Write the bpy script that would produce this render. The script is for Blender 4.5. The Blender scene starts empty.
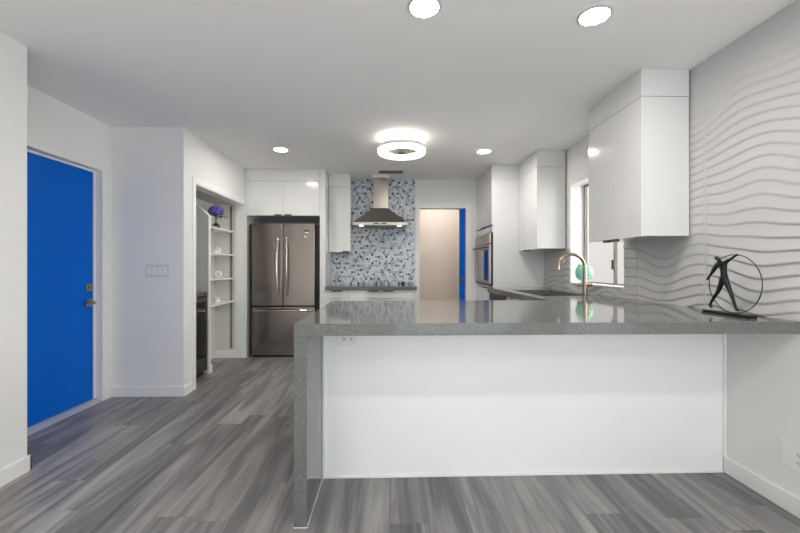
import bpy, bmesh, math, random
from mathutils import Vector, Matrix
random.seed(7)
S = bpy.context.scene
COL = S.collection

# ------------------------------------------------------------------ camera
cd = bpy.data.cameras.new('camera'); cam = bpy.data.objects.new('camera', cd); COL.objects.link(cam)
cam.location = (0, 0, 1.178); cam.rotation_euler = (math.radians(90), 0, math.radians(-1.6))
cd.sensor_width = 36; cd.lens = 378 / 800 * 36; cd.clip_start = 0.05
S.camera = cam
# ------------------------------------------------------------------ world
w = bpy.data.worlds.new('world'); S.world = w; w.use_nodes = True
bgn = w.node_tree.nodes['Background']; bgn.inputs[0].default_value = (0.97, 0.98, 1.0, 1); bgn.inputs[1].default_value = 1.0
# ------------------------------------------------------------------ view
S.view_settings.view_transform = 'Standard'; S.view_settings.look = 'None'
S.view_settings.gamma = 1; S.view_settings.use_curve_mapping = False
S.view_settings.exposure = 0.24
S.cycles.max_bounces = 10; S.cycles.diffuse_bounces = 6; S.cycles.glossy_bounces = 5
# ------------------------------------------------------------------ daylight through the big windows of the room behind the camera
def area(name, loc, rot, sx, sy, power, col):
    l = bpy.data.lights.new(name, 'AREA'); l.shape = 'RECTANGLE'; l.size = sx; l.size_y = sy
    l.energy = power; l.color = col
    o = bpy.data.objects.new(name, l); COL.objects.link(o); o.location = loc; o.rotation_euler = rot
    return o
area('patio_door_daylight', (0.95, -2.25, 1.15), (math.radians(90), 0, 0), 1.7, 2.0, 27, (0.80, 0.90, 1.0))
area('side_patio_door_daylight', (2.3, -0.5, 1.1), (math.radians(90), 0, math.radians(90)), 1.9, 1.9, 18, (0.84, 0.92, 1.0))
area('kitchen_window_daylight', (3.2, 3.46, 1.7), (math.radians(80), 0, math.radians(90)), 1.6, 1.4, 52, (1.0, 0.97, 0.93))
# added spot: its bounce off the floor behind the camera lifts the ceiling
sl = bpy.data.lights.new('ceiling_bounce_spot', 'SPOT'); sl.energy = 3600; sl.color = (1, .96, .89); sl.spot_size = math.radians(40); sl.spot_blend = .3; sl.shadow_soft_size = .1
so = bpy.data.objects.new('ceiling_bounce_spot', sl); COL.objects.link(so); so.location = (3.6, -.7, 2.9)
so.rotation_euler = (Vector((.35, -.75, 0)) - Vector((3.6, -.7, 2.9))).to_track_quat('-Z', 'Y').to_euler()
LAMP = 195.0          # emission of the downlight lenses
RING = 3.0           # emission of the ring lamp
H = 2.44

# ================================================================== helpers
class MB:
    def __init__(s): s.v = []; s.f = []; s.mi = []
    def add(s, vs, fs, mi=0):
        n = len(s.v); s.v += [tuple(v) for v in vs]; s.f += [tuple(n + i for i in f) for f in fs]; s.mi += [mi] * len(fs); return s
    def box(s, x0, x1, y0, y1, z0, z1, mi=0):
        vs = [(x0,y0,z0),(x1,y0,z0),(x1,y1,z0),(x0,y1,z0),(x0,y0,z1),(x1,y0,z1),(x1,y1,z1),(x0,y1,z1)]
        return s.add(vs, [(0,3,2,1),(4,5,6,7),(0,1,5,4),(1,2,6,5),(2,3,7,6),(3,0,4,7)], mi)
    def prism(s, prof, a0, a1, axis='y', mi=0):
        n = len(prof)
        def P(p, a):
            return {'y': (p[0], a, p[1]), 'x': (a, p[0], p[1]), 'z': (p[0], p[1], a)}[axis]
        vs = [P(p, a0) for p in prof] + [P(p, a1) for p in prof]
        return s.add(vs, [tuple(range(n))[::-1], tuple(range(n, 2*n))] + [(i, (i+1) % n, n+(i+1) % n, n+i) for i in range(n)], mi)
    def tube(s, pts, r, seg=12, closed=False, mi=0):
        pts = [Vector(p) for p in pts]; n = len(pts)
        rs = r if isinstance(r, (list, tuple)) else [r] * n
        T = []
        for i in range(n):
            a = pts[(i-1) % n] if (closed or i > 0) else pts[i]
            b = pts[(i+1) % n] if (closed or i < n-1) else pts[i]
            T.append((b - a).normalized())
        up = Vector((0, 0, 1)) if abs(T[0].z) < .9 else Vector((1, 0, 0))
        N = (up - T[0] * up.dot(T[0])).normalized(); vs = []
        for i in range(n):
            N = (N - T[i] * N.dot(T[i])).normalized(); B = T[i].cross(N)
            for k in range(seg):
                a = 2 * math.pi * k / seg
                vs.append(pts[i] + (N * math.cos(a) + B * math.sin(a)) * rs[i])
        fs = []
        for i in range(n if closed else n-1):
            j = (i+1) % n
            for k in range(seg):
                fs.append((i*seg+k, i*seg+(k+1) % seg, j*seg+(k+1) % seg, j*seg+k))
        if not closed:
            fs.append(tuple(range(seg))[::-1]); fs.append(tuple((n-1)*seg+k for k in range(seg)))
        return s.add(vs, fs, mi)
    def lathe(s, prof, cx, cy, seg=32, mi=0, closed=False):
        n = len(prof); vs = []
        for (r, z) in prof:
            for k in range(seg):
                a = 2*math.pi*k/seg; vs.append((cx + max(r, 1e-4)*math.cos(a), cy + max(r, 1e-4)*math.sin(a), z))
        fs = []
        for i in range(n if closed else n-1):
            j = (i+1) % n
            for k in range(seg): fs.append((i*seg+k, i*seg+(k+1) % seg, j*seg+(k+1) % seg, j*seg+k))
        if not closed:
            fs.append(tuple(range(seg))[::-1]); fs.append(tuple((n-1)*seg+k for k in range(seg)))
        return s.add(vs, fs, mi)
    def ball(s, c, r, seg=16, rings=10, mi=0, sc=(1,1,1)):
        pr = [(r*math.sin(math.pi*i/rings), -r*math.cos(math.pi*i/rings)) for i in range(rings+1)]
        vs = []
        for (q, z) in pr:
            for k in range(seg):
                a = 2*math.pi*k/seg; vs.append((c[0]+max(q,1e-5)*math.cos(a)*sc[0], c[1]+max(q,1e-5)*math.sin(a)*sc[1], c[2]+z*sc[2]))
        fs = [(i*seg+k, i*seg+(k+1) % seg, (i+1)*seg+(k+1) % seg, (i+1)*seg+k) for i in range(rings) for k in range(seg)]
        return s.add(vs, fs, mi)

def origin(o):
    p = Vector((0, 0, 0))
    while o is not None: p += Vector(o.location); o = o.parent
    return p

def mesh(name, mb, mat, parent=None, bevel=0, smooth=False, kind=None):
    me = bpy.data.meshes.new(name)
    off = origin(parent)
    me.from_pydata([(v[0]-off.x, v[1]-off.y, v[2]-off.z) for v in mb.v], [], mb.f)
    mats = mat if isinstance(mat, (list, tuple)) else [mat]
    for m in mats: me.materials.append(m)
    if len(mats) > 1: me.polygons.foreach_set('material_index', mb.mi)
    bm = bmesh.new(); bm.from_mesh(me); bmesh.ops.recalc_face_normals(bm, faces=bm.faces); bm.to_mesh(me); bm.free()
    if smooth:
        me.polygons.foreach_set('use_smooth', [True]*len(me.polygons))
        me.set_sharp_from_angle(angle=math.radians(35))
    me.update()
    o = bpy.data.objects.new(name, me); COL.objects.link(o)
    if parent: o.parent = parent
    if bevel:
        b = o.modifiers.new('bevel', 'BEVEL'); b.width = bevel; b.segments = 2; b.limit_method = 'ANGLE'; b.angle_limit = math.radians(40)
    if kind: o['kind'] = kind
    return o

def thing(name, label, cat, loc=(0,0,0), group=None):
    o = bpy.data.objects.new(name, None); COL.objects.link(o); o.location = loc; o.empty_display_size = .05
    o['label'] = label; o['category'] = cat
    if group: o['group'] = group
    return o
def tag(o, label, cat, group=None):
    o['label'] = label; o['category'] = cat
    if group: o['group'] = group
    return o
def struct(name, mb, mat, parent=None, **k):
    return mesh(name, mb, mat, parent, kind=None if parent else 'structure', **k)
def dup(root, loc, label):
    r = root.copy(); COL.objects.link(r); r.location = loc; r['label'] = label
    for ch in list(root.children):
        c = ch.copy(); COL.objects.link(c); c.parent = r
        for g in list(ch.children):
            d = g.copy(); COL.objects.link(d); d.parent = c
    return r

# ================================================================== materials
def mat(name, col, rough=.5, metal=0, spec=.5, coat=0, bump=0, bscale=80, emis=None, es=0, trans=0, ior=1.45):
    m = bpy.data.materials.new(name); m.use_nodes = True; nt = m.node_tree; b = nt.nodes['Principled BSDF']
    b.inputs['Base Color'].default_value = (*col, 1); b.inputs['Roughness'].default_value = rough
    b.inputs['Metallic'].default_value = metal; b.inputs['Specular IOR Level'].default_value = spec
    b.inputs['Coat Weight'].default_value = coat; b.inputs['Coat Roughness'].default_value = .04
    b.inputs['Transmission Weight'].default_value = trans; b.inputs['IOR'].default_value = ior
    if emis: b.inputs['Emission Color'].default_value = (*emis, 1); b.inputs['Emission Strength'].default_value = es
    if bump:
        tc = nt.nodes.new('ShaderNodeTexCoord'); n = nt.nodes.new('ShaderNodeTexNoise'); n.inputs['Scale'].default_value = bscale
        n.inputs['Detail'].default_value = 4
        bp = nt.nodes.new('ShaderNodeBump'); bp.inputs['Strength'].default_value = bump; bp.inputs['Distance'].default_value = .002
        nt.links.new(tc.outputs['Object'], n.inputs['Vector']); nt.links.new(n.outputs['Fac'], bp.inputs['Height'])
        nt.links.new(bp.outputs['Normal'], b.inputs['Normal'])
    return m
M = {}
M['wall'] = mat('wall_paint', (.80,.80,.785), .6, bump=.15)
M['ceil'] = mat('ceiling_paint', (.90,.895,.885), .8, bump=.25, bscale=60)
M['trim'] = mat('trim_paint', (.84,.84,.835), .3)
M['gloss'] = mat('gloss_white_lacquer', (.745,.75,.75), .12, coat=.6)
M['panel'] = mat('gloss_white_panel', (.86,.86,.855), .22, coat=.25)
M['closet'] = mat('closet_paint', (.72,.715,.66), .6)
M['hall'] = mat('hall_paint', (.72,.665,.62), .6)
M['blue'] = mat('blue_door_paint', (.0,.125,.60), .5, spec=.12)
M['tile'] = mat('white_wave_tile', (.54,.54,.54), .32)
M['black'] = mat('black_plastic', (.012,.012,.013), .35)
M['bglass'] = mat('black_glass', (.01,.01,.01), .12, coat=1)
M['bronze'] = mat('dark_metal_pull', (.12,.105,.09), .35, metal=.8)
M['nickel'] = mat('brushed_nickel', (.40,.33,.265), .26, metal=1)
M['lever'] = mat('antique_nickel', (.36,.31,.25), .32, metal=1)
M['chrome'] = mat('chrome', (.8,.8,.8), .12, metal=1)
M['alu'] = mat('aluminium_frame', (.30,.27,.24), .4, metal=.7)
M['sinksteel'] = mat('sink_steel', (.11,.105,.095), .3, metal=1)
M['grout'] = mat('grout', (.62,.64,.66), .8)
M['plate'] = mat('white_plastic', (.82,.82,.81), .35)
M['plate2'] = mat('grey_white_plastic', (.66,.67,.69), .35)
M['slot'] = mat('slot_black', (.03,.03,.03), .6)
M['lens'] = mat('lamp_lens', (.9,.9,.9), .4, emis=(1,.94,.87), es=LAMP)
M['ring'] = mat('ring_diffuser', (.9,.9,.9), .4, emis=(1,.97,.93), es=RING)
M['upglow'] = mat('upper_diffuser', (.9,.9,.9), .4, emis=(1,.90,.77), es=9)
M['white'] = mat('white_enamel', (.82,.82,.82), .3)
M['ornament'] = mat('white_ceramic', (.88,.87,.87), .25)
M['iron'] = mat('black_bronze', (.012,.012,.014), .38, metal=.3)
M['ringmetal'] = mat('dark_steel_ring', (.10,.10,.10), .3, metal=.9)
M['leaf'] = mat('green_leaf', (.03,.07,.03), .5)
M['petal'] = mat('purple_petal', (.20,.15,.60), .6)
M['petal2'] = mat('deep_purple_petal', (.09,.06,.36), .6)
M['pane'] = mat('window_glass', (1,1,1), .0, trans=1, ior=1.01)
M['greenglass'] = mat('green_glass', (.46,.84,.70), .08, trans=.6, ior=1.3)
M['stucco'] = mat('outside_stucco', (.80,.77,.74), .9, bump=.5)
M['concrete'] = mat('outside_concrete', (.6,.58,.55), .9)
M['shelf'] = mat('shelf_white', (.84,.84,.80), .35)
M['hoodlens'] = mat('hood_lens', (.9,.9,.9), .4, emis=(1,.95,.88), es=5)
M['clock'] = mat('oven_glass', (.02,.02,.022), .06, coat=1)

def steel(name, col, rough, sx=220, sz=1.5, amt=.12):
    m = mat(name, col, rough, metal=1); nt = m.node_tree; b = nt.nodes['Principled BSDF']
    tc = nt.nodes.new('ShaderNodeTexCoord'); mp = nt.nodes.new('ShaderNodeMapping'); mp.inputs['Scale'].default_value = (sx, sx, sz)
    n = nt.nodes.new('ShaderNodeTexNoise'); n.inputs['Scale'].default_value = 1; n.inputs['Detail'].default_value = 3
    r = nt.nodes.new('ShaderNodeMapRange'); r.inputs['To Min'].default_value = rough-amt/2; r.inputs['To Max'].default_value = rough+amt/2
    nt.links.new(tc.outputs['Object'], mp.inputs[0]); nt.links.new(mp.outputs[0], n.inputs['Vector'])
    nt.links.new(n.outputs['Fac'], r.inputs['Value']); nt.links.new(r.outputs[0], b.inputs['Roughness'])
    b.inputs['Anisotropic'].default_value = .5
    return m
M['steel'] = steel('stainless_steel', (.34,.305,.27), .18)
M['steel2'] = steel('hood_steel', (.46,.42,.385), .3, 1.5, 200)
M['handle'] = mat('handle_steel', (.62,.58,.54), .22, metal=1)

def quartz():
    m = mat('grey_quartz', (.18,.19,.18), .07, spec=.45); nt = m.node_tree; b = nt.nodes['Principled BSDF']
    tc = nt.nodes.new('ShaderNodeTexCoord')
    n1 = nt.nodes.new('ShaderNodeTexNoise'); n1.inputs['Scale'].default_value = 230; n1.inputs['Detail'].default_value = 3
    v = nt.nodes.new('ShaderNodeTexVoronoi'); v.inputs['Scale'].default_value = 210
    r1 = nt.nodes.new('ShaderNodeValToRGB'); e = r1.color_ramp.elements
    e[0].position = .34; e[0].color = (.105,.11,.105,1); e[1].position = .66; e[1].color = (.175,.183,.175,1)
    r2 = nt.nodes.new('ShaderNodeMath'); r2.operation = 'LESS_THAN'; r2.inputs[1].default_value = .22
    sp = nt.nodes.new('ShaderNodeTexNoise'); sp.inputs['Scale'].default_value = 70
    gt = nt.nodes.new('ShaderNodeMath'); gt.operation = 'GREATER_THAN'; gt.inputs[1].default_value = .62
    mu = nt.nodes.new('ShaderNodeMath'); mu.operation = 'MULTIPLY'
    mx = nt.nodes.new('ShaderNodeMix'); mx.data_type = 'RGBA'; mx.inputs['B'].default_value = (.5,.5,.49,1)
    L = nt.links.new
    for n in (n1, v, sp): L(tc.outputs['Object'], n.inputs['Vector'])
    L(n1.outputs['Fac'], r1.inputs[0]); L(v.outputs['Distance'], r2.inputs[0]); L(sp.outputs['Fac'], gt.inputs[0])
    L(r2.outputs[0], mu.inputs[0]); L(gt.outputs[0], mu.inputs[1]); L(mu.outputs[0], mx.inputs['Factor']); L(r1.outputs[0], mx.inputs['A'])
    L(mx.outputs['Result'], b.inputs['Base Color'])
    return m
M['quartz'] = quartz()

def floor_mat():
    m = mat('grey_wood_planks', (.3,.3,.3), .38); nt = m.node_tree; b = nt.nodes['Principled BSDF']; L = nt.links.new
    def N(t, **k):
        n = nt.nodes.new(t)
        for a, v in k.items(): setattr(n, a, v)
        return n
    def mth(op, a, c=None):
        n = N('ShaderNodeMath', operation=op)
        for i, x in enumerate((a, c)):
            if x is None: continue
            if isinstance(x, (int, float)): n.inputs[i].default_value = x
            else: L(x, n.inputs[i])
        return n.outputs[0]
    tc = N('ShaderNodeTexCoord'); sx = N('ShaderNodeSeparateXYZ'); L(tc.outputs['Object'], sx.inputs[0])
    X, Y = sx.outputs[0], sx.outputs[1]
    W, LN = .185, 1.22
    u = mth('DIVIDE', X, W); ci = mth('FLOOR', u); fu = mth('SUBTRACT', u, ci)
    wn = N('ShaderNodeTexWhiteNoise', noise_dimensions='1D'); L(ci, wn.inputs['W'])
    vv = mth('ADD', mth('DIVIDE', Y, LN), wn.outputs['Value']); ri = mth('FLOOR', vv); fv = mth('SUBTRACT', vv, ri)
    cv = N('ShaderNodeCombineXYZ'); L(ci, cv.inputs[0]); L(ri, cv.inputs[1])
    pid = N('ShaderNodeTexWhiteNoise', noise_dimensions='2D'); L(cv.outputs[0], pid.inputs['Vector'])
    # grain, stretched along the boards and shifted per board
    off = N('ShaderNodeVectorMath', operation='SCALE'); L(pid.outputs['Color'], off.inputs[0]); off.inputs['Scale'].default_value = 30
    ad = N('ShaderNodeVectorMath', operation='ADD'); L(tc.outputs['Object'], ad.inputs[0]); L(off.outputs[0], ad.inputs[1])
    def noise(sc, dist, det, rough=.5):
        mp = N('ShaderNodeMapping'); mp.inputs['Scale'].default_value = sc; L(ad.outputs[0], mp.inputs[0])
        n = N('ShaderNodeTexNoise'); n.inputs['Scale'].default_value = 1; n.inputs['Detail'].default_value = det
        n.inputs['Distortion'].default_value = dist; n.inputs['Roughness'].default_value = rough; L(mp.outputs[0], n.inputs['Vector']); return n.outputs['Fac']
    g1 = noise((9.5, .8, 1), 1.3, 4); g2 = noise((60, 2.5, 1), .3, 5, .6); g3 = noise((4, .8, 1), .6, 2)
    s = mth('ADD', mth('MULTIPLY', g1, .62), mth('ADD', mth('MULTIPLY', g2, .20), mth('MULTIPLY', g3, .18)))
    s = mth('ADD', s, mth('MULTIPLY', mth('SUBTRACT', pid.outputs['Value'], .5), .10))
    rp = N('ShaderNodeValToRGB'); e = rp.color_ramp.elements
    e[0].position = .34; e[0].color = (.095,.092,.095,1); e[1].position = .66; e[1].color = (.37,.355,.345,1)
    k = e.new(.46); k.color = (.175,.169,.171,1); k = e.new(.55); k.color = (.27,.26,.256,1)
    L(s, rp.inputs[0])
    # knots
    mp = N('ShaderNodeMapping'); mp.inputs['Scale'].default_value = (6, 1.6, 1); L(ad.outputs[0], mp.inputs[0])
    vo = N('ShaderNodeTexVoronoi'); vo.inputs['Scale'].default_value = 1; L(mp.outputs[0], vo.inputs['Vector'])
    kn = N('ShaderNodeMapRange'); kn.inputs['From Min'].default_value = .02; kn.inputs['From Max'].default_value = .10
    kn.inputs['To Min'].default_value = .45; kn.inputs['To Max'].default_value = 1; L(vo.outputs['Distance'], kn.inputs['Value'])
    seam = mth('MINIMUM', mth('MULTIPLY', mth('MINIMUM', fu, mth('SUBTRACT', 1.0, fu)), W), mth('MULTIPLY', mth('MINIMUM', fv, mth('SUBTRACT', 1.0, fv)), LN))
    sm = N('ShaderNodeMapRange'); sm.inputs['From Min'].default_value = .0004; sm.inputs['From Max'].default_value = .0016
    sm.inputs['To Min'].default_value = .55; sm.inputs['To Max'].default_value = 1; L(seam, sm.inputs['Value'])
    f = mth('MULTIPLY', kn.outputs[0], sm.outputs[0])
    mx = N('ShaderNodeMix', data_type='RGBA', blend_type='MULTIPLY'); mx.inputs['Factor'].default_value = 1
    L(rp.outputs[0], mx.inputs['A']); cc = N('ShaderNodeCombineColor')
    for i in range(3): L(f, cc.inputs[i])
    L(cc.outputs[0], mx.inputs['B']); L(mx.outputs['Result'], b.inputs['Base Color'])
    bp = N('ShaderNodeBump'); bp.inputs['Strength'].default_value = .12; bp.inputs['Distance'].default_value = .002
    L(mth('ADD', g2, sm.outputs[0]), bp.inputs['Height']); L(bp.outputs['Normal'], b.inputs['Normal'])
    return m
M['floor'] = floor_mat()

# ================================================================== room shell
XR = 1.928; XE = -2.51; XP = -1.87; XL = -2.085; YB = 5.48
struct('floor', MB().box(-2.8, 2.12, -2.3, 6.9, -.1, 0), M['floor'])
struct('ceiling', MB().box(-2.8, 2.12, -2.3, 6.9, H, H+.1), M['ceil'])
m = MB()
m.box(XR, 2.12, .5, 3.05, 0, H); m.box(XR, 2.12, -2.2, -1.5, 0, H); m.box(XR, 2.12, -1.5, .5, 2.08, H); m.box(XR, 2.12, 3.97, 5.6, 0, H); m.box(XR, 2.12, 3.05, 3.97, 0, 1.0); m.box(XR, 2.12, 3.05, 3.97, 2.04, H)
struct('wall_right', m, M['wall'])
struct('wall_left', MB().box(XL-.13, XL, -2.2, 2.235, 0, H), M['wall'])
m = MB()
m.box(XE-.14, XE, 1.3, 2.469, 0, H); m.box(XE-.14, XE, 3.379, 3.49, 0, H); m.box(XE-.14, XE, 2.469, 3.379, 2.015, H)
m.box(XE-.14, XL-.13, 1.2, 1.3, 0, H)
struct('wall_entry', m, M['wall'])
m = MB(); m.box(XE-.14, XP, 3.49, 3.61, 0, H); m.box(XP-.12, XP, 3.61, 3.70, 0, H); m.box(XP-.12, XP, 3.70, 4.94, 1.975, H); m.box(XP-.12, XP, 4.94, 5.87, 0, H)
struct('wall_pantry', m, M['wall'])
m = MB(); m.box(XP, -.905, 5.75, 5.87, 0, H); m.box(-.905, -.83, YB, 5.87, 0, H); m.box(-.83, .435, YB, 5.6, 0, H)
m.box(1.112, XR, YB, 5.6, 0, H); m.box(.435, 1.112, YB, 5.6, 2.025, H)
struct('wall_back', m, M['wall'])
# rear wall behind the camera with its wide patio opening
m = MB(); m.box(-2.25, .1, -2.3, -2.2, 0, H); m.box(1.8, 2.12, -2.3, -2.2, 0, H); m.box(.1, 1.8, -2.3, -2.2, 2.2, H)
struct('wall_rear', m, M['wall'])
# closet shell inside the pantry opening
m = MB(); m.box(-2.75, -2.65, 3.61, 5.05, 0, 2.1); m.box(-2.65, XP-.12, 4.95, 5.05, 0, 2.1); m.box(-2.65, -2.25, 4.262, 4.95, 0, 1.975)
struct('wall_closet', m, M['closet'])
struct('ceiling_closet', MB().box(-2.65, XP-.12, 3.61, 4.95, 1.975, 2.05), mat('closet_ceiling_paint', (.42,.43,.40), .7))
# hall beyond the back doorway
m = MB(); m.box(.2, 1.5, 6.7, 6.8, 0, H); m.box(.2, .3, 5.6, 6.7, 0, H); m.box(1.4, 1.5, 5.6, 6.7, 0, H)
struct('wall_hall', m, M['hall'])

# baseboards
bh = .09
def base(name, *boxes):
    m = MB()
    for b in boxes: m.box(*b, 0, bh)
    struct(name, m, M['trim'], bevel=.003)
base('baseboard_right', (XR-.015, XR, .5, 2.115))
base('baseboard_left', (XL, XL+.015, -2.2, 2.25), (XL-.13, XL+.015, 2.235, 2.25))
base('baseboard_entry', (XE, XP, 3.475, 3.49), (XP, XP+.015, 3.475, 3.615))
base('baseboard_closet', (-2.25, -1.992, 4.935, 4.95))
base('baseboard_back', (1.19, 1.268, YB-.015, YB))
base('baseboard_hall', (.3, 1.4, 6.685, 6.7))
# pantry opening casing
cw = .065
m = MB(); m.box(XP, XP+.007, 3.70-cw, 3.70, 0, 1.975+cw); m.box(XP, XP+.007, 3.70, 4.925, 1.975, 1.975+cw)
m.box(XP-.12, XP, 3.70, 3.706, 0, 1.975); m.box(XP-.12, XP, 3.706, 4.934, 1.969, 1.975)
struct('trim_1', m, M['trim'], bevel=.002)
struct('trim_2', MB().box(XP-.12, XP-.001, 4.930, 4.94, 0, 1.969), M['wall'])
# back doorway casing
m = MB(); m.box(.375, .435, YB-.014, YB, 0, 2.09); m.box(1.112, 1.19, YB-.014, YB, 0, 2.09); m.box(.435, 1.112, YB-.014, YB, 2.025, 2.09)
struct('trim_3', m, M['trim'], bevel=.002)

# ------------------------------------------------------------------ blue entry door
d = struct('door_1', MB().box(-2.625, -2.58, 2.4740, 3.3710, .03, 2.008), M['blue'], bevel=.002)
mesh('door_stop', MB().box(-2.578, -2.566, 3.3590, 3.3780, .03, 2.012).box(-2.578, -2.566, 2.4710, 3.3590, 1.995, 2.012), M['trim'], d)
mesh('threshold', MB().prism([(-2.64,.0),(-2.64,.026),(-2.57,.026),(-2.525,.006),(-2.512,.0)], 2.4740, 3.3740), mat('threshold_metal', (.60,.62,.64), .35, metal=.5), d)
mesh('deadbolt', MB().box(-2.58, -2.568, 3.2810, 3.3450, .965, 1.03).prism([(-2.568,.985),(-2.548,.99),(-2.548,1.005),(-2.568,1.01)], 3.2940, 3.3310), M['lever'], d, bevel=.003)
lv = mesh('lever_handle', MB().box(-2.58, -2.568, 3.2810, 3.3450, .835, .90).tube([(-2.57,3.3130,.868),(-2.53,3.3130,.868),(-2.52,3.3040,.868),(-2.518,3.2690,.867),(-2.518,3.1990,.862)], [.011,.011,.012,.012,.009], 10), M['lever'], d, smooth=True)
mesh('latch_plate', MB().box(-2.60, -2.585, 3.3710, 3.3735, .83, .91).box(-2.60, -2.585, 3.3710, 3.3735, .96, 1.03), M['lever'], d)
# pocket door at the back
d = struct('door_2', MB().box(1.03, 1.108, 5.525, 5.56, .01, 2.02), M['blue'], bevel=.002)
mesh('door_pull', MB().prism([(1.078+.027*math.cos(a*math.pi/12), .995+.034*math.sin(a*math.pi/12)) for a in range(24)], 5.512, 5.525), M['bronze'], d)

# ------------------------------------------------------------------ window over the sink
w0, w1, wz0, wz1, wx = 3.05, 3.97, 1.0, 2.04, 2.07
fr = .02
m = MB(); m.box(wx, wx+.035, w0, w1, wz0, wz0+fr); m.box(wx, wx+.035, w0, w1, wz1-fr, wz1); m.box(wx, wx+.035, w0, w0+fr, wz0+fr, wz1-fr); m.box(wx, wx+.035, w1-fr, w1, wz0+fr, wz1-fr)
wd = struct('window_1', m, M['alu'], bevel=.002)
mesh('mullion', MB().box(wx+.004, wx+.03, 3.425, 3.443, wz0+fr, wz1-fr), M['alu'], wd)
mesh('latch', MB().box(wx-.008, wx+.004, 3.442, 3.462, 1.15, 1.24), M['bronze'], wd, bevel=.004)
mesh('pane', MB().box(wx+.02, wx+.025, w0+fr, 3.424, wz0+fr, wz1-fr), M['pane'], wd)
mesh('pane', MB().box(wx+.012, wx+.017, 3.444, w1-fr, wz0+fr, wz1-fr), M['pane'], wd)
mesh('sill', MB().box(XR-.012, wx, w0+.001, w1-.001, wz0, wz0+.008), M['trim'], wd)
struct('wall_outside', MB().box(5.2, 5.4, -5, 11, -.1, 2.6), M['stucco'])
struct('patio', MB().box(2.12, 5.2, -5, 11, -.2, -.1).box(-3, 2.12, -5, -2.3, -.2, -.1), M['concrete'])

# ================================================================== tiles
def wave_piece(name, y0, y1, z0, z1, dy=.010, dz=.0045, parent=None):
    P = .061
    ny = max(2, int((y1-y0)/dy)); nz = max(2, int((z1-z0)/dz)); vs = []; fs = []
    for j in range(nz+1):
        z = z0 + (z1-z0)*j/nz
        for i in range(ny+1):
            y = y0 + (y1-y0)*i/ny
            u = z/P - .55*math.sin(2*math.pi*(y-.3)/2.6) * max(0, z-1.1) + .52*math.sin(2*math.pi*y/.95 + 1.7*z+.6) + .28*math.sin(2*math.pi*y/.55 - 3.1*z+1) + .09*math.sin(2*math.pi*y/.37 + 6.3*z) + .30*math.sin(5.1*z+1.2*y)
            k = u - math.floor(u)
            h = (1-k)**1.15*min(1, k/.14)   # rounded swell with a sharp lower lip
            amp = .0088*(1 + .35*math.sin(3.3*y+7*z)) * min(1, max(.25, (2.44-z)/.4))
            x = XR - .002 - h*amp
            jd = min(abs(((y - 2.255 + .31) % .62) - .31), 1)
            if jd < .0051: x = XR - .001
            vs.append((x, y, z))
    W = ny+1
    for j in range(nz):
        for i in range(ny): fs.append((j*W+i, j*W+i+1, (j+1)*W+i+1, (j+1)*W+i))
    m = MB().add(vs, fs)
    # edges back to the wall
    rim = [i for i in range(W)] + [j*W+ny for j in range(1, nz+1)] + [nz*W+i for i in range(ny-1, -1, -1)] + [j*W for j in range(nz-1, 0, -1)]
    n = len(m.v); m.v += [(XR-.0004, vs[r][1], vs[r][2]) for r in rim]
    for a in range(len(rim)):
        b = (a+1) % len(rim); m.f.append((rim[a], rim[b], n+b, n+a)); m.mi.append(0)
    return mesh(name, m, M['tile'], parent, smooth=False)
def shade(o):
    o.data.polygons.foreach_set('use_smooth', [True]*len(o.data.polygons)); o.data.set_sharp_from_angle(angle=math.radians(60))
for y0, y1, z0, z1, lab in ((.9, 3.05, .9205, H-.001, 'white sculpted wave tile covering the right wall behind the black hoop sculpture'),
                            (3.051, 3.969, .9205, .992, 'low strip of white wave tile between the sink counter and the window sill'),
                            (3.97, 4.658, .9205, 1.372, 'white wave tile below the far right wall cabinet, beside the oven cabinet')):
    o = wave_piece('wave_tile_backsplash', y0, y1, z0, z1); shade(o); tag(o, lab, 'backsplash')

# mosaic of small hexagons
m = MB(); r = .0192; pit = .0365; dark = []; row = 0; z = .925
rng = random.Random(3)
m.box(-.829, .372, YB-.006, YB-.001, .921, H-.001, 0)
while z < H-.016:
    x = -.812 + (pit/2 if row % 2 else 0)
    while x < .36:
        q = rng.random(); c = 1 if q < .38 else 2 if q < .64 else 3 if q < .71 else 4 if q < .85 else 5
        if c > 3:
            if any((x-a)**2+(z-b)**2 < .070**2 for a, b in dark[-120:]): c = 3 if q > .92 else 2 if q > .84 else 1
            else: dark.append((x, z))
        ring = [(x + r*.93*math.cos(math.pi/6+k*math.pi/3), z+.012 + r*.93*math.sin(math.pi/6+k*math.pi/3)) for k in range(6)]
        yy = YB-.0095
        vs = [(a, YB-.006, b) for a, b in ring] + [(x+(a-x)*.9, yy, z+.012+(b-z-.012)*.9) for a, b in ring]
        m.add(vs, [tuple(range(6, 12))] + [(k, (k+1) % 6, 6+(k+1) % 6, 6+k) for k in range(6)], c)
        x += pit
    z += pit*.866; row += 1
mm = [M['grout'], mat('mosaic_white', (.76,.78,.79), .15), mat('mosaic_pale_grey', (.48,.54,.61), .15), mat('mosaic_blue_grey', (.26,.35,.47), .12),
      mat('mosaic_slate', (.10,.16,.30), .12), mat('mosaic_navy', (.02,.035,.12), .12)]
tag(mesh('mosaic_backsplash', m, mm), 'blue, grey and white mosaic tile wall behind the range hood', 'backsplash')

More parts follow.
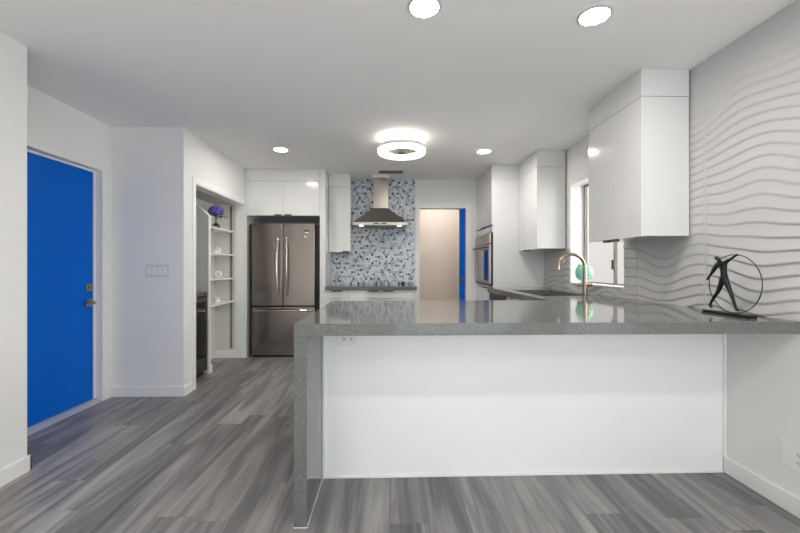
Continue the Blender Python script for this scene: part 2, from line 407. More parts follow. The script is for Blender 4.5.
# ================================================================== peninsula
t = thing('peninsula_countertop', 'speckled grey quartz peninsula top with waterfall end', 'countertop', (.7, 2.2, 0))
mesh('slab', MB().box(-.431, XR-.0005, 1.715, 2.86, .864, .92), M['quartz'], t, bevel=.0015)
mesh('waterfall_panel', MB().box(-.431, -.372, 1.715, 2.86, .002, .8638), M['quartz'], t, bevel=.0015)
mesh('caulk_line', MB().box(-.371, -.368, 1.715, 2.11, 0, .004).box(-.431, -.368, 1.713, 1.7148, 0, .003), M['trim'], t)
t = thing('peninsula_cabinet', 'white glossy panelled base beneath the peninsula counter', 'cabinet', (.7, 2.4, 0))
mesh('body', MB().box(-.371, XR-.001, 2.13, 2.82, .0, .863), M['gloss'], t)
mesh('front_panel', MB().box(-.352, XR-.016, 2.117, 2.13, .012, .862), M['panel'], t)
mesh('corner_strip', MB().box(-.3715, -.352, 2.108, 2.13, .0, .862), M['trim'], t, bevel=.002)
mesh('corner_strip', MB().box(XR-.016, XR-.001, 2.106, 2.13, .09, .862), M['trim'], t, bevel=.002)
mesh('bottom_strip', MB().box(-.352, XR-.016, 2.106, 2.13, .0, .012), M['trim'], t, bevel=.003)

def outlet(name, label, origin_, ax, plate_wh, horizontal, mats):
    # builds a duplex outlet lying in plane; ax: 'y' faces -Y, 'x' faces -X
    t = thing(name, label, 'outlet', origin_)
    ox, oy, oz = origin_; W_, H_ = plate_wh
    def bx(u0, u1, v0, v1, d0, d1):
        if ax == 'y': return (ox+u0, ox+u1, oy-d1, oy-d0, oz+v0, oz+v1)
        return (ox-d1, ox-d0, oy+u0, oy+u1, oz+v0, oz+v1)
    mesh('cover_plate', MB().box(*bx(-W_/2, W_/2, -H_/2, H_/2, 0, .006)), mats[0], t, bevel=.002)
    for s in (-1, 1):
        cu, cv = (s*.02, 0) if horizontal else (0, s*.02)
        f = mesh('socket', MB().box(*bx(cu-.015, cu+.015, cv-.015, cv+.015, .006, .008)), mats[0], t, bevel=.001)
        mb = MB()
        if horizontal:
            mb.box(*bx(cu-.006, cu+.004, .003, .007, .008, .0088)).box(*bx(cu-.006, cu+.004, -.007, -.003, .008, .0088)).box(*bx(cu+.007, cu+.011, -.002, .002, .008, .0085))
        else:
            mb.box(*bx(-.007, -.004, cv-.004, cv+.006, .008, .0085)).box(*bx(.004, .007, cv-.004, cv+.006, .008, .0085)).box(*bx(-.002, .002, cv-.011, cv-.007, .008, .0085))
        mesh('slots', mb, M['slot'], f)
    return t
outlet('outlet', 'white electrical outlet set sideways under the peninsula counter overhang', (-.232, 2.117, .774), 'y', (.118, .074), True, [M['plate']])
outlet('outlet', 'white outlet low on the right wall above the baseboard', (XR, 1.72, .272), 'x', (.17, .125), False, [M['plate']])
# four gang switch on the return wall
t = thing('light_switch', 'white multi gang light switch plate on the wall beside the blue door', 'light switch', (-2.105, 3.49, 1.14))
mesh('cover_plate', MB().box(-2.21, -2.0, 3.484, 3.49, 1.082, 1.198), M['plate2'], t, bevel=.002)
for i in range(4):
    x = -2.105 + (i-1.5)*.046
    mesh('rocker', MB().prism([(3.484,1.107),(3.478,1.107),(3.481,1.14),(3.476,1.173),(3.484,1.173)], x-.0165, x+.0165, 'x'), M['plate'] , t, bevel=.001)

# ================================================================== sink run along the right wall
X0 = 1.22
t = thing('sink_countertop', 'grey quartz countertop with an undermount sink below the window', 'countertop', (1.56, 3.75, .87))
sx0, sx1, sy0, sy1 = 1.33, 1.77, 3.28, 4.12
m = MB(); m.box(X0, sx0, 2.861, 4.659, .864, .92); m.box(sx1, XR-.0005, 2.861, 4.659, .864, .92); m.box(sx0, sx1, 2.861, sy0, .864, .92); m.box(sx0, sx1, sy1, 4.659, .864, .92)
mesh('slab', m, M['quartz'], t)
t = thing('kitchen_sink', 'stainless double bowl undermount sink in the grey countertop', 'sink', (1.55, 3.7, .7))
def bowl(y0, y1):
    m = MB(); a = .012; zb = .70
    m.box(sx0-a, sx1+a, y0-a, y1+a, zb-.01, zb); m.box(sx0-a, sx0-.001, y0-a, y1+a, zb, .8635); m.box(sx1+.001, sx1+a, y0-a, y1+a, zb, .8635)
    m.box(sx0, sx1, y0-a, y0-.001, zb, .8635); m.box(sx0, sx1, y1+.001, y1+a, zb, .8635)
    return m
mesh('bowl', bowl(sy0, 3.68), M['sinksteel'], t); mesh('bowl', bowl(3.71, sy1), M['sinksteel'], t)
mesh('drain', MB().lathe([(.04,.701),(.04,.704),(.03,.702),(.01,.7025)], 1.55, 3.48, 20), M['chrome'], t)
mesh('drain', MB().lathe([(.04,.701),(.04,.704),(.03,.702),(.01,.7025)], 1.55, 3.91, 20), M['chrome'], t)

def cab_base(label, y0, y1, ndoor, sink=False):
    t = thing('base_cabinet', label, 'cabinet', (1.57, (y0+y1)/2, 0), 'white base cabinets under the sink counter')
    top = .66 if sink else .8635
    m = MB().box(X0+.045, XR-.001, y0, y1, .10, top).box(X0+.09, XR-.001, y0, y1, 0, .10)
    if sink: m.box(X0+.045, X0+.065, y0, y1, .66, .8635)
    mesh('body', m, M['gloss'], t)
    dw = (y1-y0)/ndoor
    for i in range(ndoor):
        a, b = y0+i*dw+.002, y0+(i+1)*dw-.002
        dd = mesh('door', MB().box(X0+.025, X0+.044, a, b, .105, .858), M['gloss'], t, bevel=.001)
        mesh('handle', MB().box(X0+.012, X0+.0445, (a+b)/2-.04, (a+b)/2+.04, .850, .8605), M['bronze'], dd)
    return t
cab_base('white base cabinet between peninsula and sink', 2.83, 3.22, 1)
cab_base('white base cabinet with two doors under the sink', 3.222, 4.0, 2, True).children
t = thing('dishwasher', 'black dishwasher under the counter beside the tall oven cabinet', 'dishwasher', (1.57, 4.3, 0))
mesh('body', MB().box(X0+.05, XR-.01, 4.135, 4.655, .10, .8635), M['black'], t)
dd = mesh('door', MB().box(X0+.02, X0+.049, 4.003, 4.655, .12, .77), M['black'], t, bevel=.002)
mesh('handle', MB().tube([(X0+.02,4.07,.74),(X0-.01,4.07,.74),(X0-.01,4.59,.74),(X0+.02,4.59,.74)], .008, 8), M['handle'], dd, smooth=True)
mesh('control_panel', MB().box(X0+.02, X0+.049, 4.003, 4.655, .772, .86), M['black'], t, bevel=.002)
mesh('kick_plate', MB().box(X0+.08, X0+.1, 4.01, 4.655, .0, .118), M['black'], t)

# faucet
fx, fy = 1.835, 3.50
t = thing('kitchen_faucet', 'brushed nickel gooseneck kitchen faucet behind the sink', 'faucet', (fx, fy, .92))
R_ = .128
arc = [(fx, fy, .921), (fx, fy, 1.02), (fx, fy, 1.165)] + [(fx-R_+R_*math.cos(a), fy, 1.165+R_*math.sin(a)) for a in [math.pi*k/16 for k in range(1, 17)]] + [(fx-2*R_+.002, fy, 1.150)]
rr = [.022, .021, .0150] + [.0138]*16 + [.0155]
mesh('spout', MB().tube(arc, rr, 16), M['nickel'], t, smooth=True)
mesh('base_flange', MB().lathe([(.03,.921),(.03,.926),(.022,.932),(.02,.94)], fx, fy, 24), M['nickel'], t, smooth=True)
mesh('spray_wand', MB().tube([(fx-2*R_+.045, fy, 1.205), (fx-2*R_+.052, fy, 1.225), (fx-2*R_+.075, fy, 1.262)], [.005,.008,.006], 10), M['nickel'], t, smooth=True)
mesh('handle_hub', MB().tube([(fx-.075, fy, 1.005), (fx-.068, fy, 1.005), (fx-.03, fy, 1.005), (fx+.03, fy, 1.005), (fx+.066, fy, 1.005), (fx+.072, fy, 1.005)], [.008,.016,.017,.017,.016,.008], 16), M['nickel'], t, smooth=True)
mesh('lever', MB().tube([(fx+.035, fy, 1.015), (fx+.036, fy, 1.05), (fx+.038, fy, 1.10)], [.006,.005,.0045], 8), M['nickel'], t, smooth=True)
# green glass vase on the sill
gx, gy = 1.985, 3.80
t = thing('glass_vase', 'round translucent green glass vase on the window sill behind the faucet', 'vase', (gx, gy, 1.008))
pr = [(.028,1.0085),(.03,1.012),(.024,1.022),(.03,1.032)]
for k in range(1, 15):
    a = math.pi*k/15.0; pr.append((.018+.066*math.sin(a)**.9 if k < 13 else .045+.01*(k-12), 1.032+.165*(1-math.cos(a))/2))
inner = [(max(.004, q-.006), z+.004) for q, z in pr[3:]][::-1]
mesh('body', MB().lathe(pr+inner, gx, gy, 28), M['greenglass'], t, smooth=True)

# ================================================================== tall oven cabinet
XO = 1.268; ya, yb = 4.66, 5.479
t = thing('oven_cabinet', 'tall white glossy cabinet that houses the wall oven', 'cabinet', (1.6, 5.05, 0))
m = MB(); m.box(XO+.02, XR-.001, ya, ya+.018, 0, 2.262); m.box(XO+.02, XR-.001, yb-.018, yb, 0, 2.262); m.box(XO+.02, XR-.001, ya+.018, yb-.018, 2.244, 2.262)
m.box(XO+.02, XR-.001, ya+.018, yb-.018, .90, .93); m.box(XO+.02, XR-.001, ya+.018, yb-.018, 1.62, 1.64); m.box(XO+.06, XR-.001, ya+.018, yb-.018, 0, .08); m.box(XR-.02, XR-.001, ya+.018, yb-.018, .08, 2.244)
mesh('body', m, M['gloss'], t)
mesh('crown_filler', MB().box(XO, XR-.001, ya-.002, yb, 2.264, H-.001), M['gloss'], t, bevel=.001)
ym = (ya+yb)/2
for a, b in ((ya+.001, ym-.0015), (ym+.0015, yb-.001)):
    dd = mesh('door', MB().box(XO, XO+.019, a, b, 1.70, 2.26), M['gloss'], t, bevel=.001)
    c = ym - .06 if a < ym-.1 else ym+.06
    mesh('handle', MB().box(XO-.02, XO+.01, c-.05, c+.05, 1.684, 1.6995), M['bronze'], dd)
mesh('filler_strip', MB().box(XO, XO+.019, ya+.001, yb-.001, 1.603, 1.682), M['gloss'], t, bevel=.001)
dr = mesh('drawer', MB().box(XO, XO+.019, ya+.001, yb-.001, .50, .895), M['gloss'], t, bevel=.001)
mesh('handle', MB().box(XO-.022, XO+.01, ym-.13, ym+.13, .8955, .905), M['bronze'], dr)
dr = mesh('drawer', MB().box(XO, XO+.019, ya+.001, yb-.001, .085, .497), M['gloss'], t, bevel=.001)
mesh('handle', MB().box(XO-.014, XO+.01, ym-.09, ym+.09, .4975, .4995), M['bronze'], dr)
t = thing('wall_oven', 'stainless steel wall oven built into the tall white cabinet', 'oven', (1.5, 5.05, .94))
o0, o1 = ya+.03, yb-.03
mesh('body', MB().box(XO+.002, XR-.06, o0, o1, .935, 1.6), M['black'], t)
mesh('control_panel', MB().box(XO-.022, XO+.001, o0-.005, o1+.005, 1.472, 1.598), M['steel2'], t, bevel=.002)
mesh('display', MB().box(XO-.024, XO-.0222, ym-.10, ym+.10, 1.50, 1.565), M['clock'], t)
dd = mesh('oven_door', MB().box(XO-.022, XO+.001, o0-.005, o1+.005, .962, 1.46), M['steel2'], t, bevel=.002)
mesh('glass', MB().box(XO-.0245, XO-.0222, o0+.055, o1-.055, 1.00, 1.39), M['clock'], dd)
mesh('handle', MB().tube([(XO-.02,o0+.03,1.425),(XO-.058,o0+.035,1.425),(XO-.062,o0+.06,1.425),(XO-.062,o1-.06,1.425),(XO-.058,o1-.035,1.425),(XO-.02,o1-.03,1.425)], .011, 10), M['bronze'], dd, smooth=True)
mesh('vent_trim', MB().box(XO-.012, XO+.001, o0-.005, o1+.005, .937, .959), M['black'], t)

# ================================================================== wall cabinets on the right
def wall_cab_right(label, y0, y1):
    t = thing('wall_cabinet', label, 'cabinet', (1.76, (y0+y1)/2, 1.37))
    xf = 1.602
    mesh('body', MB().box(xf+.02, XR-.014, y0+.001, y1, 1.374, 2.262), M['gloss'], t, bevel=.001)
    mesh('crown_filler', MB().box(xf, XR-.014, y0, y1, 2.265, H-.001), M['gloss'], t, bevel=.001)
    yc = (y0+y1)/2
    for a, b, s in ((y0, yc-.0012, -1), (yc+.0012, y1, 1)):
        dd = mesh('door', MB().box(xf, xf+.019, a, b, 1.371, 2.262), M['gloss'], t, bevel=.001)
        c = yc + s*.05
        mesh('handle', MB().box(xf-.02, xf+.008, c-.028, c+.028, 1.352, 1.3705), M['bronze'], dd)
    return t
wall_cab_right('white glossy wall cabinet nearest the camera, right of the window', 2.362, 3.0)
wall_cab_right('white glossy wall cabinet between the window and the oven cabinet', 4.06, 4.658)

# ================================================================== back run
t = thing('back_countertop', 'short dark grey countertop below the range hood', 'countertop', (-.23, 5.2, .87))
mesh('slab', MB().box(-.829, .356, 4.885, YB-.011, .873, .92), M['quartz'], t, bevel=.001)
xs = [-.829, -.529, -.107, .31]
for i, lab in enumerate(('narrow white drawer cabinet beside the refrigerator', 'white drawer cabinet under the hood, middle of the back run', 'white drawer cabinet at the doorway end of the back run')):
    a, b = xs[i]+.001, xs[i+1]-.001
    t = thing('drawer_cabinet', lab, 'cabinet', ((a+b)/2, 5.2, 0))
    mesh('body', MB().box(a, b, 4.93, YB-.002, .1, .872).box(a, b, 4.99, YB-.002, 0, .1), M['gloss'], t)
    for z0, z1 in ((.765, .868), (.44, .762), (.105, .437)):
        dd = mesh('drawer', MB().box(a+.001, b-.001, 4.91, 4.929, z0, z1), M['gloss'], t, bevel=.001)
        c = (a+b)/2 if i == 0 else (b-.09 if i == 1 else a+.09)
        mesh('handle', MB().box(c-.065, c+.065, 4.89, 4.915, z1+.0002, z1+.0022) if z1 < .8 else MB().box(c-.065, c+.065, 4.872, 4.912, .853, .868), M['bronze'], dd)
tag(mesh('filler_panel', MB().box(.311, .352, 4.925, YB-.002, 0, .872), M['gloss']), 'white end panel of the back run next to the doorway', 'panel')
tag(mesh('countertop_gadget', MB().box(.165, .22, 5.38, 5.43, .921, .95).ball((.192, 5.405, .953), .015), M['black'], bevel=.004), 'small black object on the back countertop near the doorway', 'gadget')

def cab_back(name, label, x0, x1, y0, z0, zt, doors, zc=2.28, hs=None, yback=YB-.011, xfill=None):
    t = thing(name, label, 'cabinet', ((x0+x1)/2, y0+.15, z0))
    mesh('body', MB().box(x0, x1, y0+.02, yback, z0+.003, zc), M['gloss'], t, bevel=.001)
    mesh('crown_filler', MB().box(x0, xfill or x1, y0, yback, zc+.002, zt), M['gloss'], t, bevel=.001)
    dw = (x1-x0)/doors
    for i in range(doors):
        a, b = x0+i*dw+.001, x0+(i+1)*dw-.001
        dd = mesh('door', MB().box(a, b, y0, y0+.019, z0, zc-.001), M['gloss'], t, bevel=.001)
        c = hs[i]
        mesh('handle', MB().box(c-.042, c+.042, y0-.022, y0-.0005, z0-.012, z0+.014), M['bronze'], dd)
    return t
cab_back('wall_cabinet', 'narrow white wall cabinet left of the range hood', -.828, -.532, 5.19, 1.375, H-.001, 1, 2.27, [-.6])
cab_back('refrigerator_cabinet', 'white two door cabinet above the stainless refrigerator', -1.845, -.906, 4.935, 1.838, H-.001, 2, 2.283, [-1.44, -1.31], yback=5.749)
tag(mesh('refrigerator_side_panel', MB().box(-1.869, -1.847, 4.9415, 5.74, 0, H-.001), M['gloss'], bevel=.001), 'slim white panel between the pantry opening and the refrigerator', 'panel')
t = mesh('refrigerator_side_panel', MB().box(-.904, -.831, 4.935, YB-.001, 0, H-.001), M['gloss'], bevel=.001)
tag(t, 'tall white panel right of the refrigerator', 'panel')

# ------------------------------------------------------------------ refrigerator
t = thing('refrigerator', 'stainless steel french door refrigerator with bottom freezer', 'refrigerator', (-1.355, 5.3, 0))
fx0, fx1, fyf = -1.782, -.970, 4.94
mesh('body', MB().box(fx0-.045, fx1+.045, fyf+.07, 5.74, .02, 1.73), M['black'], t)  # case widened past the doors; its black stands in for the shaded side gaps
xm = (fx0+fx1)/2 - .005
d1 = mesh('door', MB().box(fx0, xm-.004, fyf, fyf+.065, .668, 1.738), M['steel'], t, bevel=.006)
d2 = mesh('door', MB().box(xm+.004, fx1, fyf, fyf+.065, .668, 1.738), M['steel'], t, bevel=.006)
d3 = mesh('freezer_drawer', MB().box(fx0, fx1, fyf, fyf+.065, .028, .655), M['steel'], t, bevel=.006)
def vbar(x, lean, par):
    pts = [(x, fyf, .805), (x, fyf-.028, .81)] + [(x+lean*math.sin(math.pi*k/10)*.6, fyf-.035-.025*math.sin(math.pi*k/10),   .83+.69*k/10) for k in range(11)] + [(x, fyf-.028, 1.54), (x, fyf, 1.545)]
    mesh('handle', MB().tube(pts, .0125, 10), M['handle'], par, smooth=True)
vbar(xm-.055, -.012, d1); vbar(xm+.055, .012, d2)
pts = [(fx0+.03, fyf, .612), (fx0+.035, fyf-.03, .612)] + [(fx0+.05+(fx1-fx0-.1)*k/10, fyf-.038-.022*math.sin(math.pi*k/10), .612) for k in range(11)] + [(fx1-.035, fyf-.03, .612), (fx1-.03, fyf, .612)]
mesh('handle', MB().tube(pts, .0125, 10), M['handle'], d3, smooth=True)
mesh('badge', MB().box(-1.105, -1.045, fyf-.003, fyf-.0002, 1.63, 1.652, 0).box(-1.09, -1.05, fyf-.003, fyf-.0002, 1.612, 1.628, 1), [M['slot'], M['plate']], d2)
mesh('sticker', MB().box(-1.10, -1.08, fyf-.002, fyf-.0002, 1.555, 1.575), M['plate'], d2)
mesh('grille', MB().box(fx0+.01, fx1-.01, fyf+.02, fyf+.07, .0, .026), M['black'], t)

# ------------------------------------------------------------------ range hood
hc = -.122
t = thing('range_hood', 'stainless pyramid range hood mounted on the mosaic wall', 'range hood', (hc, 5.2, 1.7))
y0h, y1h = 5.02, YB-.012
def ring4(x0, x1, y0, y1, z): return [(x0,y0,z),(x1,y0,z),(x1,y1,z),(x0,y1,z)]
m = MB().add(ring4(hc-.362, hc+.362, y0h, y1h, 1.768) + ring4(hc-.105, hc+.105, 5.24, y1h, 1.985), [(0,1,2,3),(4,5,6,7),(0,1,5,4),(1,2,6,5),(2,3,7,6),(3,0,4,7)])
mesh('canopy', m, M['steel2'], t, bevel=.002)
mesh('rim', MB().box(hc-.365, hc+.365, y0h-.003, y1h, 1.728, 1.767), M['steel2'], t, bevel=.002)
mesh('chimney', MB().box(hc-.103, hc+.103, 5.245, y1h, 1.986, H-.03), mat('chimney_steel', (.46,.42,.38), .27, metal=1), t, bevel=.001)
mesh('chimney_collar', MB().box(hc-.115, hc+.115, 5.235, y1h, H-.029, H-.001), M['white'], t)
mesh('switch_panel', MB().box(hc-.085, hc-.02, y0h-.006, y0h-.0035, 1.742, 1.758), M['black'], t)
mesh('switch_panel', MB().box(hc+.02, hc+.085, y0h-.006, y0h-.0035, 1.742, 1.758), M['black'], t)
mesh('filter', MB().box(hc-.20, hc+.20, y0h+.06, y1h-.05, 1.722, 1.7275), M['sinksteel'], t)
for s in (-1, 1):
    mesh('hood_light', MB().lathe([(.028,1.7275),(.028,1.722),(.02,1.720)], hc+s*.255, y0h+.06, 18), M['hoodlens'], t)

# ================================================================== pantry closet
prof = [(-2.648, 0.0), (-1.996, 0.0), (-1.996, 1.735), (-2.12, 1.85), (-2.648, 1.85)]
t = thing('closet_partition', 'grey partition panel with a sloped white edged top inside the pantry', 'panel', (-2.2, 4.24, 0))
mesh('panel', MB().prism(prof, 4.222, 4.26), mat('partition_grey', (.60,.605,.60), .5), t)
mesh('edge_trim', MB().prism([(-1.996,.09),(-1.985,.09),(-1.985,1.742),(-2.118,1.864),(-2.648,1.864),(-2.648,1.851),(-2.12,1.851),(-1.996,1.736)], 4.216, 4.262), M['shelf'], t)
mesh('base_block', MB().box(-1.998, -1.972, 4.205, 4.275, 0, .089), M['trim'], t, bevel=.003)
for i, (z, lab) in enumerate(((1.63, 'topmost white pantry shelf, holding the purple flowers'), (1.332, 'second white pantry shelf from the top'), (1.034, 'third white pantry shelf from the top'), (.740, 'lowest white pantry shelf'))):
    tag(mesh('pantry_shelf', MB().box(-2.248, -2.0, 4.263, 4.934, z-.018, z), M['shelf'], bevel=.001), lab, 'shelf', 'shelves in the pantry closet')
tag(mesh('closet_strip', MB().box(-2.06, -2.03, 4.940, 4.949, .12, 1.96), mat('strip_grey', (.22,.22,.19), .5)), 'dark vertical strip on the far wall of the pantry closet', 'shelf bracket')  # narrow dark upright strip on the closet's far wall
# wine cooler with its counter
t = thing('wine_cooler', 'dark glass fronted undercounter wine cooler inside the pantry', 'wine cooler', (-2.3, 3.91, 0))
mesh('body', MB().box(-2.60, -2.04, 3.63, 4.21, .0, .865), M['black'], t)
dd = mesh('door', MB().box(-2.038, -2.0, 3.632, 4.208, .05, .86), mat('cooler_frame', (.06,.05,.045), .3, metal=.5), t, bevel=.003)
mesh('glass', MB().box(-2.001, -1.9985, 3.68, 4.165, .12, .80), M['bglass'], dd)
mesh('handle', MB().tube([(-2.0,4.17,.815),(-1.99,4.165,.815),(-1.99,3.735,.815),(-2.0,3.73,.815)], .006, 8), M['lever'], dd, smooth=True)
tag(mesh('closet_countertop', MB().box(-2.648, -1.992, 3.612, 4.2, .868, .905), M['quartz'], bevel=.001), 'small dark countertop over the wine cooler in the pantry', 'countertop')

# vase of purple flowers
vx, vy, vz = -2.045, 4.52, 1.6305
t = thing('flower_vase', 'purple hydrangea in a small metallic vase on the top pantry shelf', 'flower vase', (vx, vy, vz))
mesh('vase', MB().lathe([(.03,vz),(.042,vz+.012),(.046,vz+.028),(.036,vz+.045),(.016,vz+.056),(.013,vz+.075),(.014,vz+.11),(.017,vz+.118)], vx, vy, 24), M['nickel'], t, smooth=True)
pm = MB(); rg = random.Random(5)
cc = Vector((vx+.0, vy, vz+.198))
for i in range(150):
    z = 1-2*(i+.5)/150; ph = i*2.39996; q = math.sqrt(1-z*z)
    if z < -.6: continue
    n = Vector((q*math.cos(ph), q*math.sin(ph), z))
    c = cc + Vector((n.x*.078, n.y*.078, n.z*.062))*(.86+.2*rg.random())
    a = n.orthogonal().normalized(); b = n.cross(a); rot = rg.random()*3; mi = 1 if rg.random() < .35 else 0
    for k in range(4):
        th = rot + k*math.pi/2; d_ = a*math.cos(th)+b*math.sin(th); e_ = a*-math.sin(th)+b*math.cos(th); s_ = .0155
        pm.add([c, c+d_*s_*.6+e_*s_*.5+n*.004, c+d_*s_*1.1+n*.006, c+d_*s_*.6-e_*s_*.5+n*.004], [(0,1,2,3)], mi)
pm.ball(tuple(cc), .062, 14, 8, 1, (1,1,.78))
mesh('blossom', pm, [M['petal'], M['petal2']], t)
lm = MB()
for ang, ln, dz in ((.2, .135, -.035), (2.9, .12, -.01), (4.4, .11, -.02), (1.4, .10, -.03), (5.4, .12, -.045)):
    d_ = Vector((math.cos(ang), math.sin(ang), 0)); e_ = Vector((-d_.y, d_.x, 0)); b0 = Vector((vx, vy, vz+.13))
    P = []
    for k in range(6):
        s_ = k/5; w_ = .028*math.sin(math.pi*min(1, s_*.92+.05)); p = b0 + d_*ln*s_ + Vector((0,0,.035*math.sin(s_*2.2)+dz*s_))
        P += [p+e_*w_, p+Vector((0,0,-.006)), p-e_*w_]
    lm.add(P, [(3*k, 3*k+1, 3*k+4, 3*k+3) for k in range(5)] + [(3*k+1, 3*k+2, 3*k+5, 3*k+4) for k in range(5)])
mesh('leaves', lm, M['leaf'], t)
mesh('stem', MB().tube([(vx, vy, vz+.06), (vx, vy, vz+.16)], .006, 8), M['leaf'], t)

# small white ornaments on three shelves
def ornament(pts_list, x, y, z, label, r=.0125):
    m = MB()
    for pts, closed in pts_list:
        m.tube([(x+u*.78, y+u*.16, z+r+(v-.009)*.78) for u, v in pts], r, 8, closed)
    o = mesh('ornament', m, M['ornament'], smooth=True); tag(o, label, 'ornament', 'white ornaments on the pantry shelves'); return o
zz = 1.3325
ornament([([(-.035,.009),(-.035,.052),(0,.080),(.035,.052),(.035,.009)], True), ([(-.015,.012),(-.015,.04),(.015,.04),(.015,.012)], False)], -2.06, 4.60, zz, 'small white house shaped ornament on the second pantry shelf')
heart = [(.038*math.sin(a)**3*1.0, .045+.0028*(13*math.cos(a)-5*math.cos(2*a)-2*math.cos(3*a)-math.cos(4*a))) for a in [2*math.pi*k/24 for k in range(24)]]
ho = min(v for u, v in heart)
ornament([([(u, v-ho+.009) for u, v in heart], True)], -2.06, 4.60, 1.0345, 'small white heart shaped ornament on the third pantry shelf')
ornament([([(-.035,.009),(0,.046),(.035,.083)], False), ([(.035,.009),(0,.046),(-.035,.083)], False), ([(-.035,.009),(.035,.009)], False)], -2.06, 4.60, .7405, 'small white cross shaped ornament on the lowest pantry shelf')

# ================================================================== sculpture
SX = 1.80
def sp(u, v, dx=0):      # point of the sculpture's own upright plane, parallel to the wall
    th = math.radians(1.6); a = (u-400)/378; rx, ry = a*math.cos(th)+math.sin(th), math.cos(th)-a*math.sin(th)
    k = SX/rx; return (SX+dx, ry*k, 1.178+(266.5-v)/378*k)
t = thing('hoop_sculpture', 'black figurine sculpture of a striding figure holding a large hoop', 'sculpture', (SX, 2.02, .92))
yl, yr = sp(706, 300)[1], sp(753, 300)[1]
m = MB().box(SX-.026, SX+.026, yr, yl, .9205, .934)
mesh('base', m, M['iron'], t, bevel=.004)
rc = sp(735.7, 283); RR = .152
yc = (sp(708,283)[1]+sp(764,283)[1])/2
mesh('hoop', MB().tube([(SX, yc+RR*math.cos(a), .936+RR+RR*math.sin(a)) for a in [2*math.pi*k/64 for k in range(64)]], .0026, 8, True), M['ringmetal'], t, smooth=True)
J = {'pel': (726.2,278.5,.014), 'waist': (726.0,272,.011), 'chest': (724.3,266.5,.0165), 'neck': (722.0,261.6,.006), 'head0': (720.6,259.6,.009), 'head1': (717.4,256.8,.0085),
     'shl': (720.6,264.2,.0085), 'ell': (715.2,271.5,.0065), 'wrl': (710.6,277.5,.0045), 'hal': (708.8,280,.005),
     'shr': (728.0,261.9,.0085), 'elr': (733.0,259.2,.006), 'wrr': (737.8,255.6,.0045), 'har': (740.5,254.6,.005),
     'hpl': (724.4,281.5,.012), 'knl': (720.2,291.5,.0085), 'anl': (713.6,301.5,.0055), 'hel': (711.8,305.8,.006), 'tol': (714.4,307.4,.0045),
     'hpr': (728.2,281.5,.012), 'knr': (732.8,292.2,.0085), 'anr': (737.2,305,.0055), 'hlr': (738.6,309.6,.006), 'tor': (741.6,310.6,.0045)}
E_ = ['pel waist','waist chest','chest neck','neck head0','head0 head1','chest shl','shl ell','ell wrl','wrl hal','chest shr','shr elr','elr wrr','wrr har',
      'pel hpl','hpl knl','knl anl','anl hel','hel tol','pel hpr','hpr knr','knr anr','anr hlr','hlr tor']
keys = list(J); off = Vector((SX, 2.02, .92))
me = bpy.data.meshes.new('figure')
me.from_pydata([Vector(sp(J[k][0], J[k][1], -.012)) - off for k in keys], [tuple(keys.index(q) for q in e.split()) for e in E_], [])
fo = bpy.data.objects.new('figure', me); COL.objects.link(fo); fo.parent = t; me.materials.append(M['iron'])
sk = fo.modifiers.new('skin', 'SKIN'); sk.use_smooth_shade = True
for i, k in enumerate(keys):
    sv = me.skin_vertices[0].data[i]; sv.radius = (J[k][2]*1.22, J[k][2]*1.22); sv.use_root = (k == 'pel')
sb = fo.modifiers.new('sub', 'SUBSURF'); sb.levels = 2; sb.render_levels = 2

# ================================================================== ceiling fixtures
def down(x, y, label):
    t = thing('recessed_light', label, 'ceiling light', (x, y, H), 'recessed ceiling lights')
    mesh('trim_ring', MB().lathe([(.083,H-.0005),(.083,H-.004),(.078,H-.008),(.069,H-.009),(.067,H-.004),(.067,H-.0005)], x, y, 40, closed=True), mat('lamp_trim', (.6,.6,.6), .5), t, smooth=True)
    mesh('lens', MB().lathe([(.0665,H-.001),(.0665,H-.005),(.05,H-.0055)], x, y, 40), M['lens'], t)
    return t
d0 = down(.17, 1.83, 'recessed ceiling light at the top centre, nearest the camera')
for x, y, lab in ((1.03, 1.87, 'recessed ceiling light nearest the wave tile wall'), (-1.17, 4.10, 'recessed ceiling light in front of the refrigerator'),
                  (1.03, 4.10, 'recessed ceiling light near the oven cabinet'),
                  (-.9, .2, 'recessed ceiling light behind the camera on the left'), (1.0, .2, 'recessed ceiling light behind the camera on the right'),
                  (-.9, -1.4, 'recessed ceiling light at the rear left'), (1.0, -1.4, 'recessed ceiling light at the rear right')):
    dup(d0, (x, y, H), lab)
# ring ceiling lamp with caged fan
cx, cy = .120, 3.72
t = thing('fan_light', 'round white flush mounted fan light with a glowing ring on the ceiling', 'ceiling light', (cx, cy, H))
mesh('canopy', MB().lathe([(.09,H-.0005),(.09,H-.052)], cx, cy, 40), M['white'], t, smooth=True)
mesh('upper_diffuser', MB().lathe([(.12,H-.050),(.12,H-.048),(.178,H-.048),(.178,H-.050)], cx, cy, 48, closed=True), M['upglow'], t)
mesh('housing', MB().lathe([(.085,H-.0505),(.18,H-.0505),(.215,H-.065),(.237,H-.095),(.237,H-.118),(.20,H-.118),(.165,H-.11),(.155,H-.07),(.085,H-.062)], cx, cy, 56, closed=True), M['white'], t, smooth=True)
mesh('ring_diffuser', MB().lathe([(.237,H-.119),(.238,H-.135),(.228,H-.152),(.20,H-.158),(.172,H-.152),(.163,H-.135),(.164,H-.119)], cx, cy, 56, closed=True), M['ring'], t, smooth=True)
m = MB()
for k in range(20):
    a = 2*math.pi*k/20; m.tube([(cx+.03*math.cos(a), cy+.03*math.sin(a), H-.145), (cx+.10*math.cos(a+.1), cy+.10*math.sin(a+.1), H-.148), (cx+.163*math.cos(a+.2), cy+.163*math.sin(a+.2), H-.138)], .0018, 5)
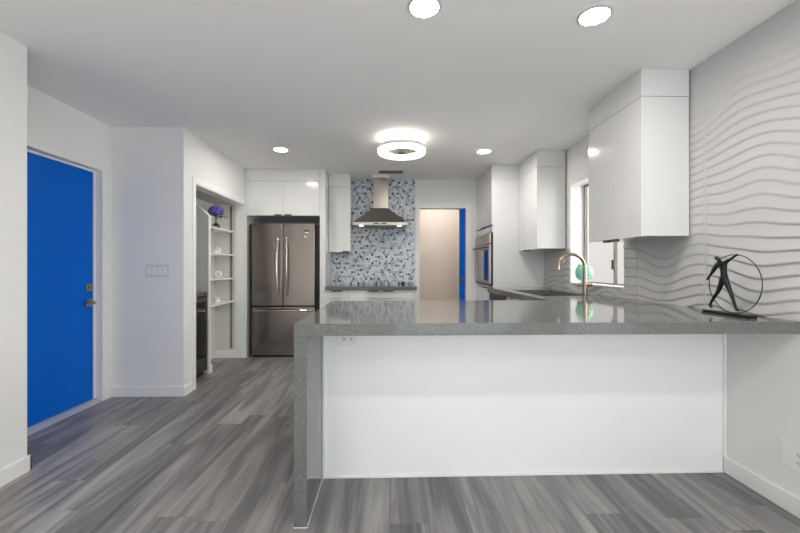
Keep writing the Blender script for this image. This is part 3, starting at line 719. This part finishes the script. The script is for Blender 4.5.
for q in (.07, .115): m.tube([(cx+q*math.cos(2*math.pi*k/32), cy+q*math.sin(2*math.pi*k/32), H-.147) for k in range(32)], .0018, 5, True)
mesh('grille', m, M['lever'], t)
for k in range(5):
    a = 2*math.pi*k/5; m = MB(); P = []
    for j in range(5):
        s_ = .03+.11*j/4; P += [(cx+s_*math.cos(a-.18), cy+s_*math.sin(a-.18), H-.10), (cx+s_*math.cos(a+.28), cy+s_*math.sin(a+.28), H-.122),
                                (cx+s_*math.cos(a+.28), cy+s_*math.sin(a+.28), H-.125), (cx+s_*math.cos(a-.18), cy+s_*math.sin(a-.18), H-.103)]
    m.add(P, [(4*j+q, 4*j+(q+1) % 4, 4*j+4+(q+1) % 4, 4*j+4+q) for j in range(4) for q in range(4)] + [(0,1,2,3), (16,17,18,19)])
    mesh('blade', m, mat('blade_grey', (.45,.42,.38), .4) if k == 0 else bpy.data.materials['blade_grey'], t)
mesh('hub', MB().lathe([(.03,H-.05),(.03,H-.14),(.035,H-.150),(.02,H-.156)], cx, cy, 24), M['lever'], t, smooth=True)
# air vent
t = thing('air_vent', 'narrow white ceiling air vent in front of the range hood', 'vent', (.03, 5.06, H))
mesh('frame', MB().box(-.17, .21, 4.93, 4.965, H-.004, H-.0005).box(-.17, .21, 5.125, 5.16, H-.004, H-.0005).box(-.17, -.14, 4.965, 5.125, H-.004, H-.0005).box(.18, .21, 4.965, 5.125, H-.004, H-.0005), M['white'], t)
mesh('duct', MB().box(-.14, .18, 4.965, 5.125, H-.0018, H-.001), M['slot'], t)
for k in range(3):
    y = 5.0+k*.042
    mesh('slat', MB().box(-.14, .18, y, y+.004, H-.0045, H-.002), mat('slat_grey', (.3,.3,.3), .5) if k == 0 else bpy.data.materials['slat_grey'], t)

# hall lamp beyond the doorway
t = thing('hall_light', 'round white lamp on the hall ceiling beyond the doorway', 'ceiling light', (.8, 6.15, H))
mesh('diffuser', MB().lathe([(.14,H-.001),(.14,H-.04),(.12,H-.06)], .8, 6.15, 32), mat('hall_diffuser', (.9,.9,.9), .4, emis=(1,.93,.84), es=22), t)
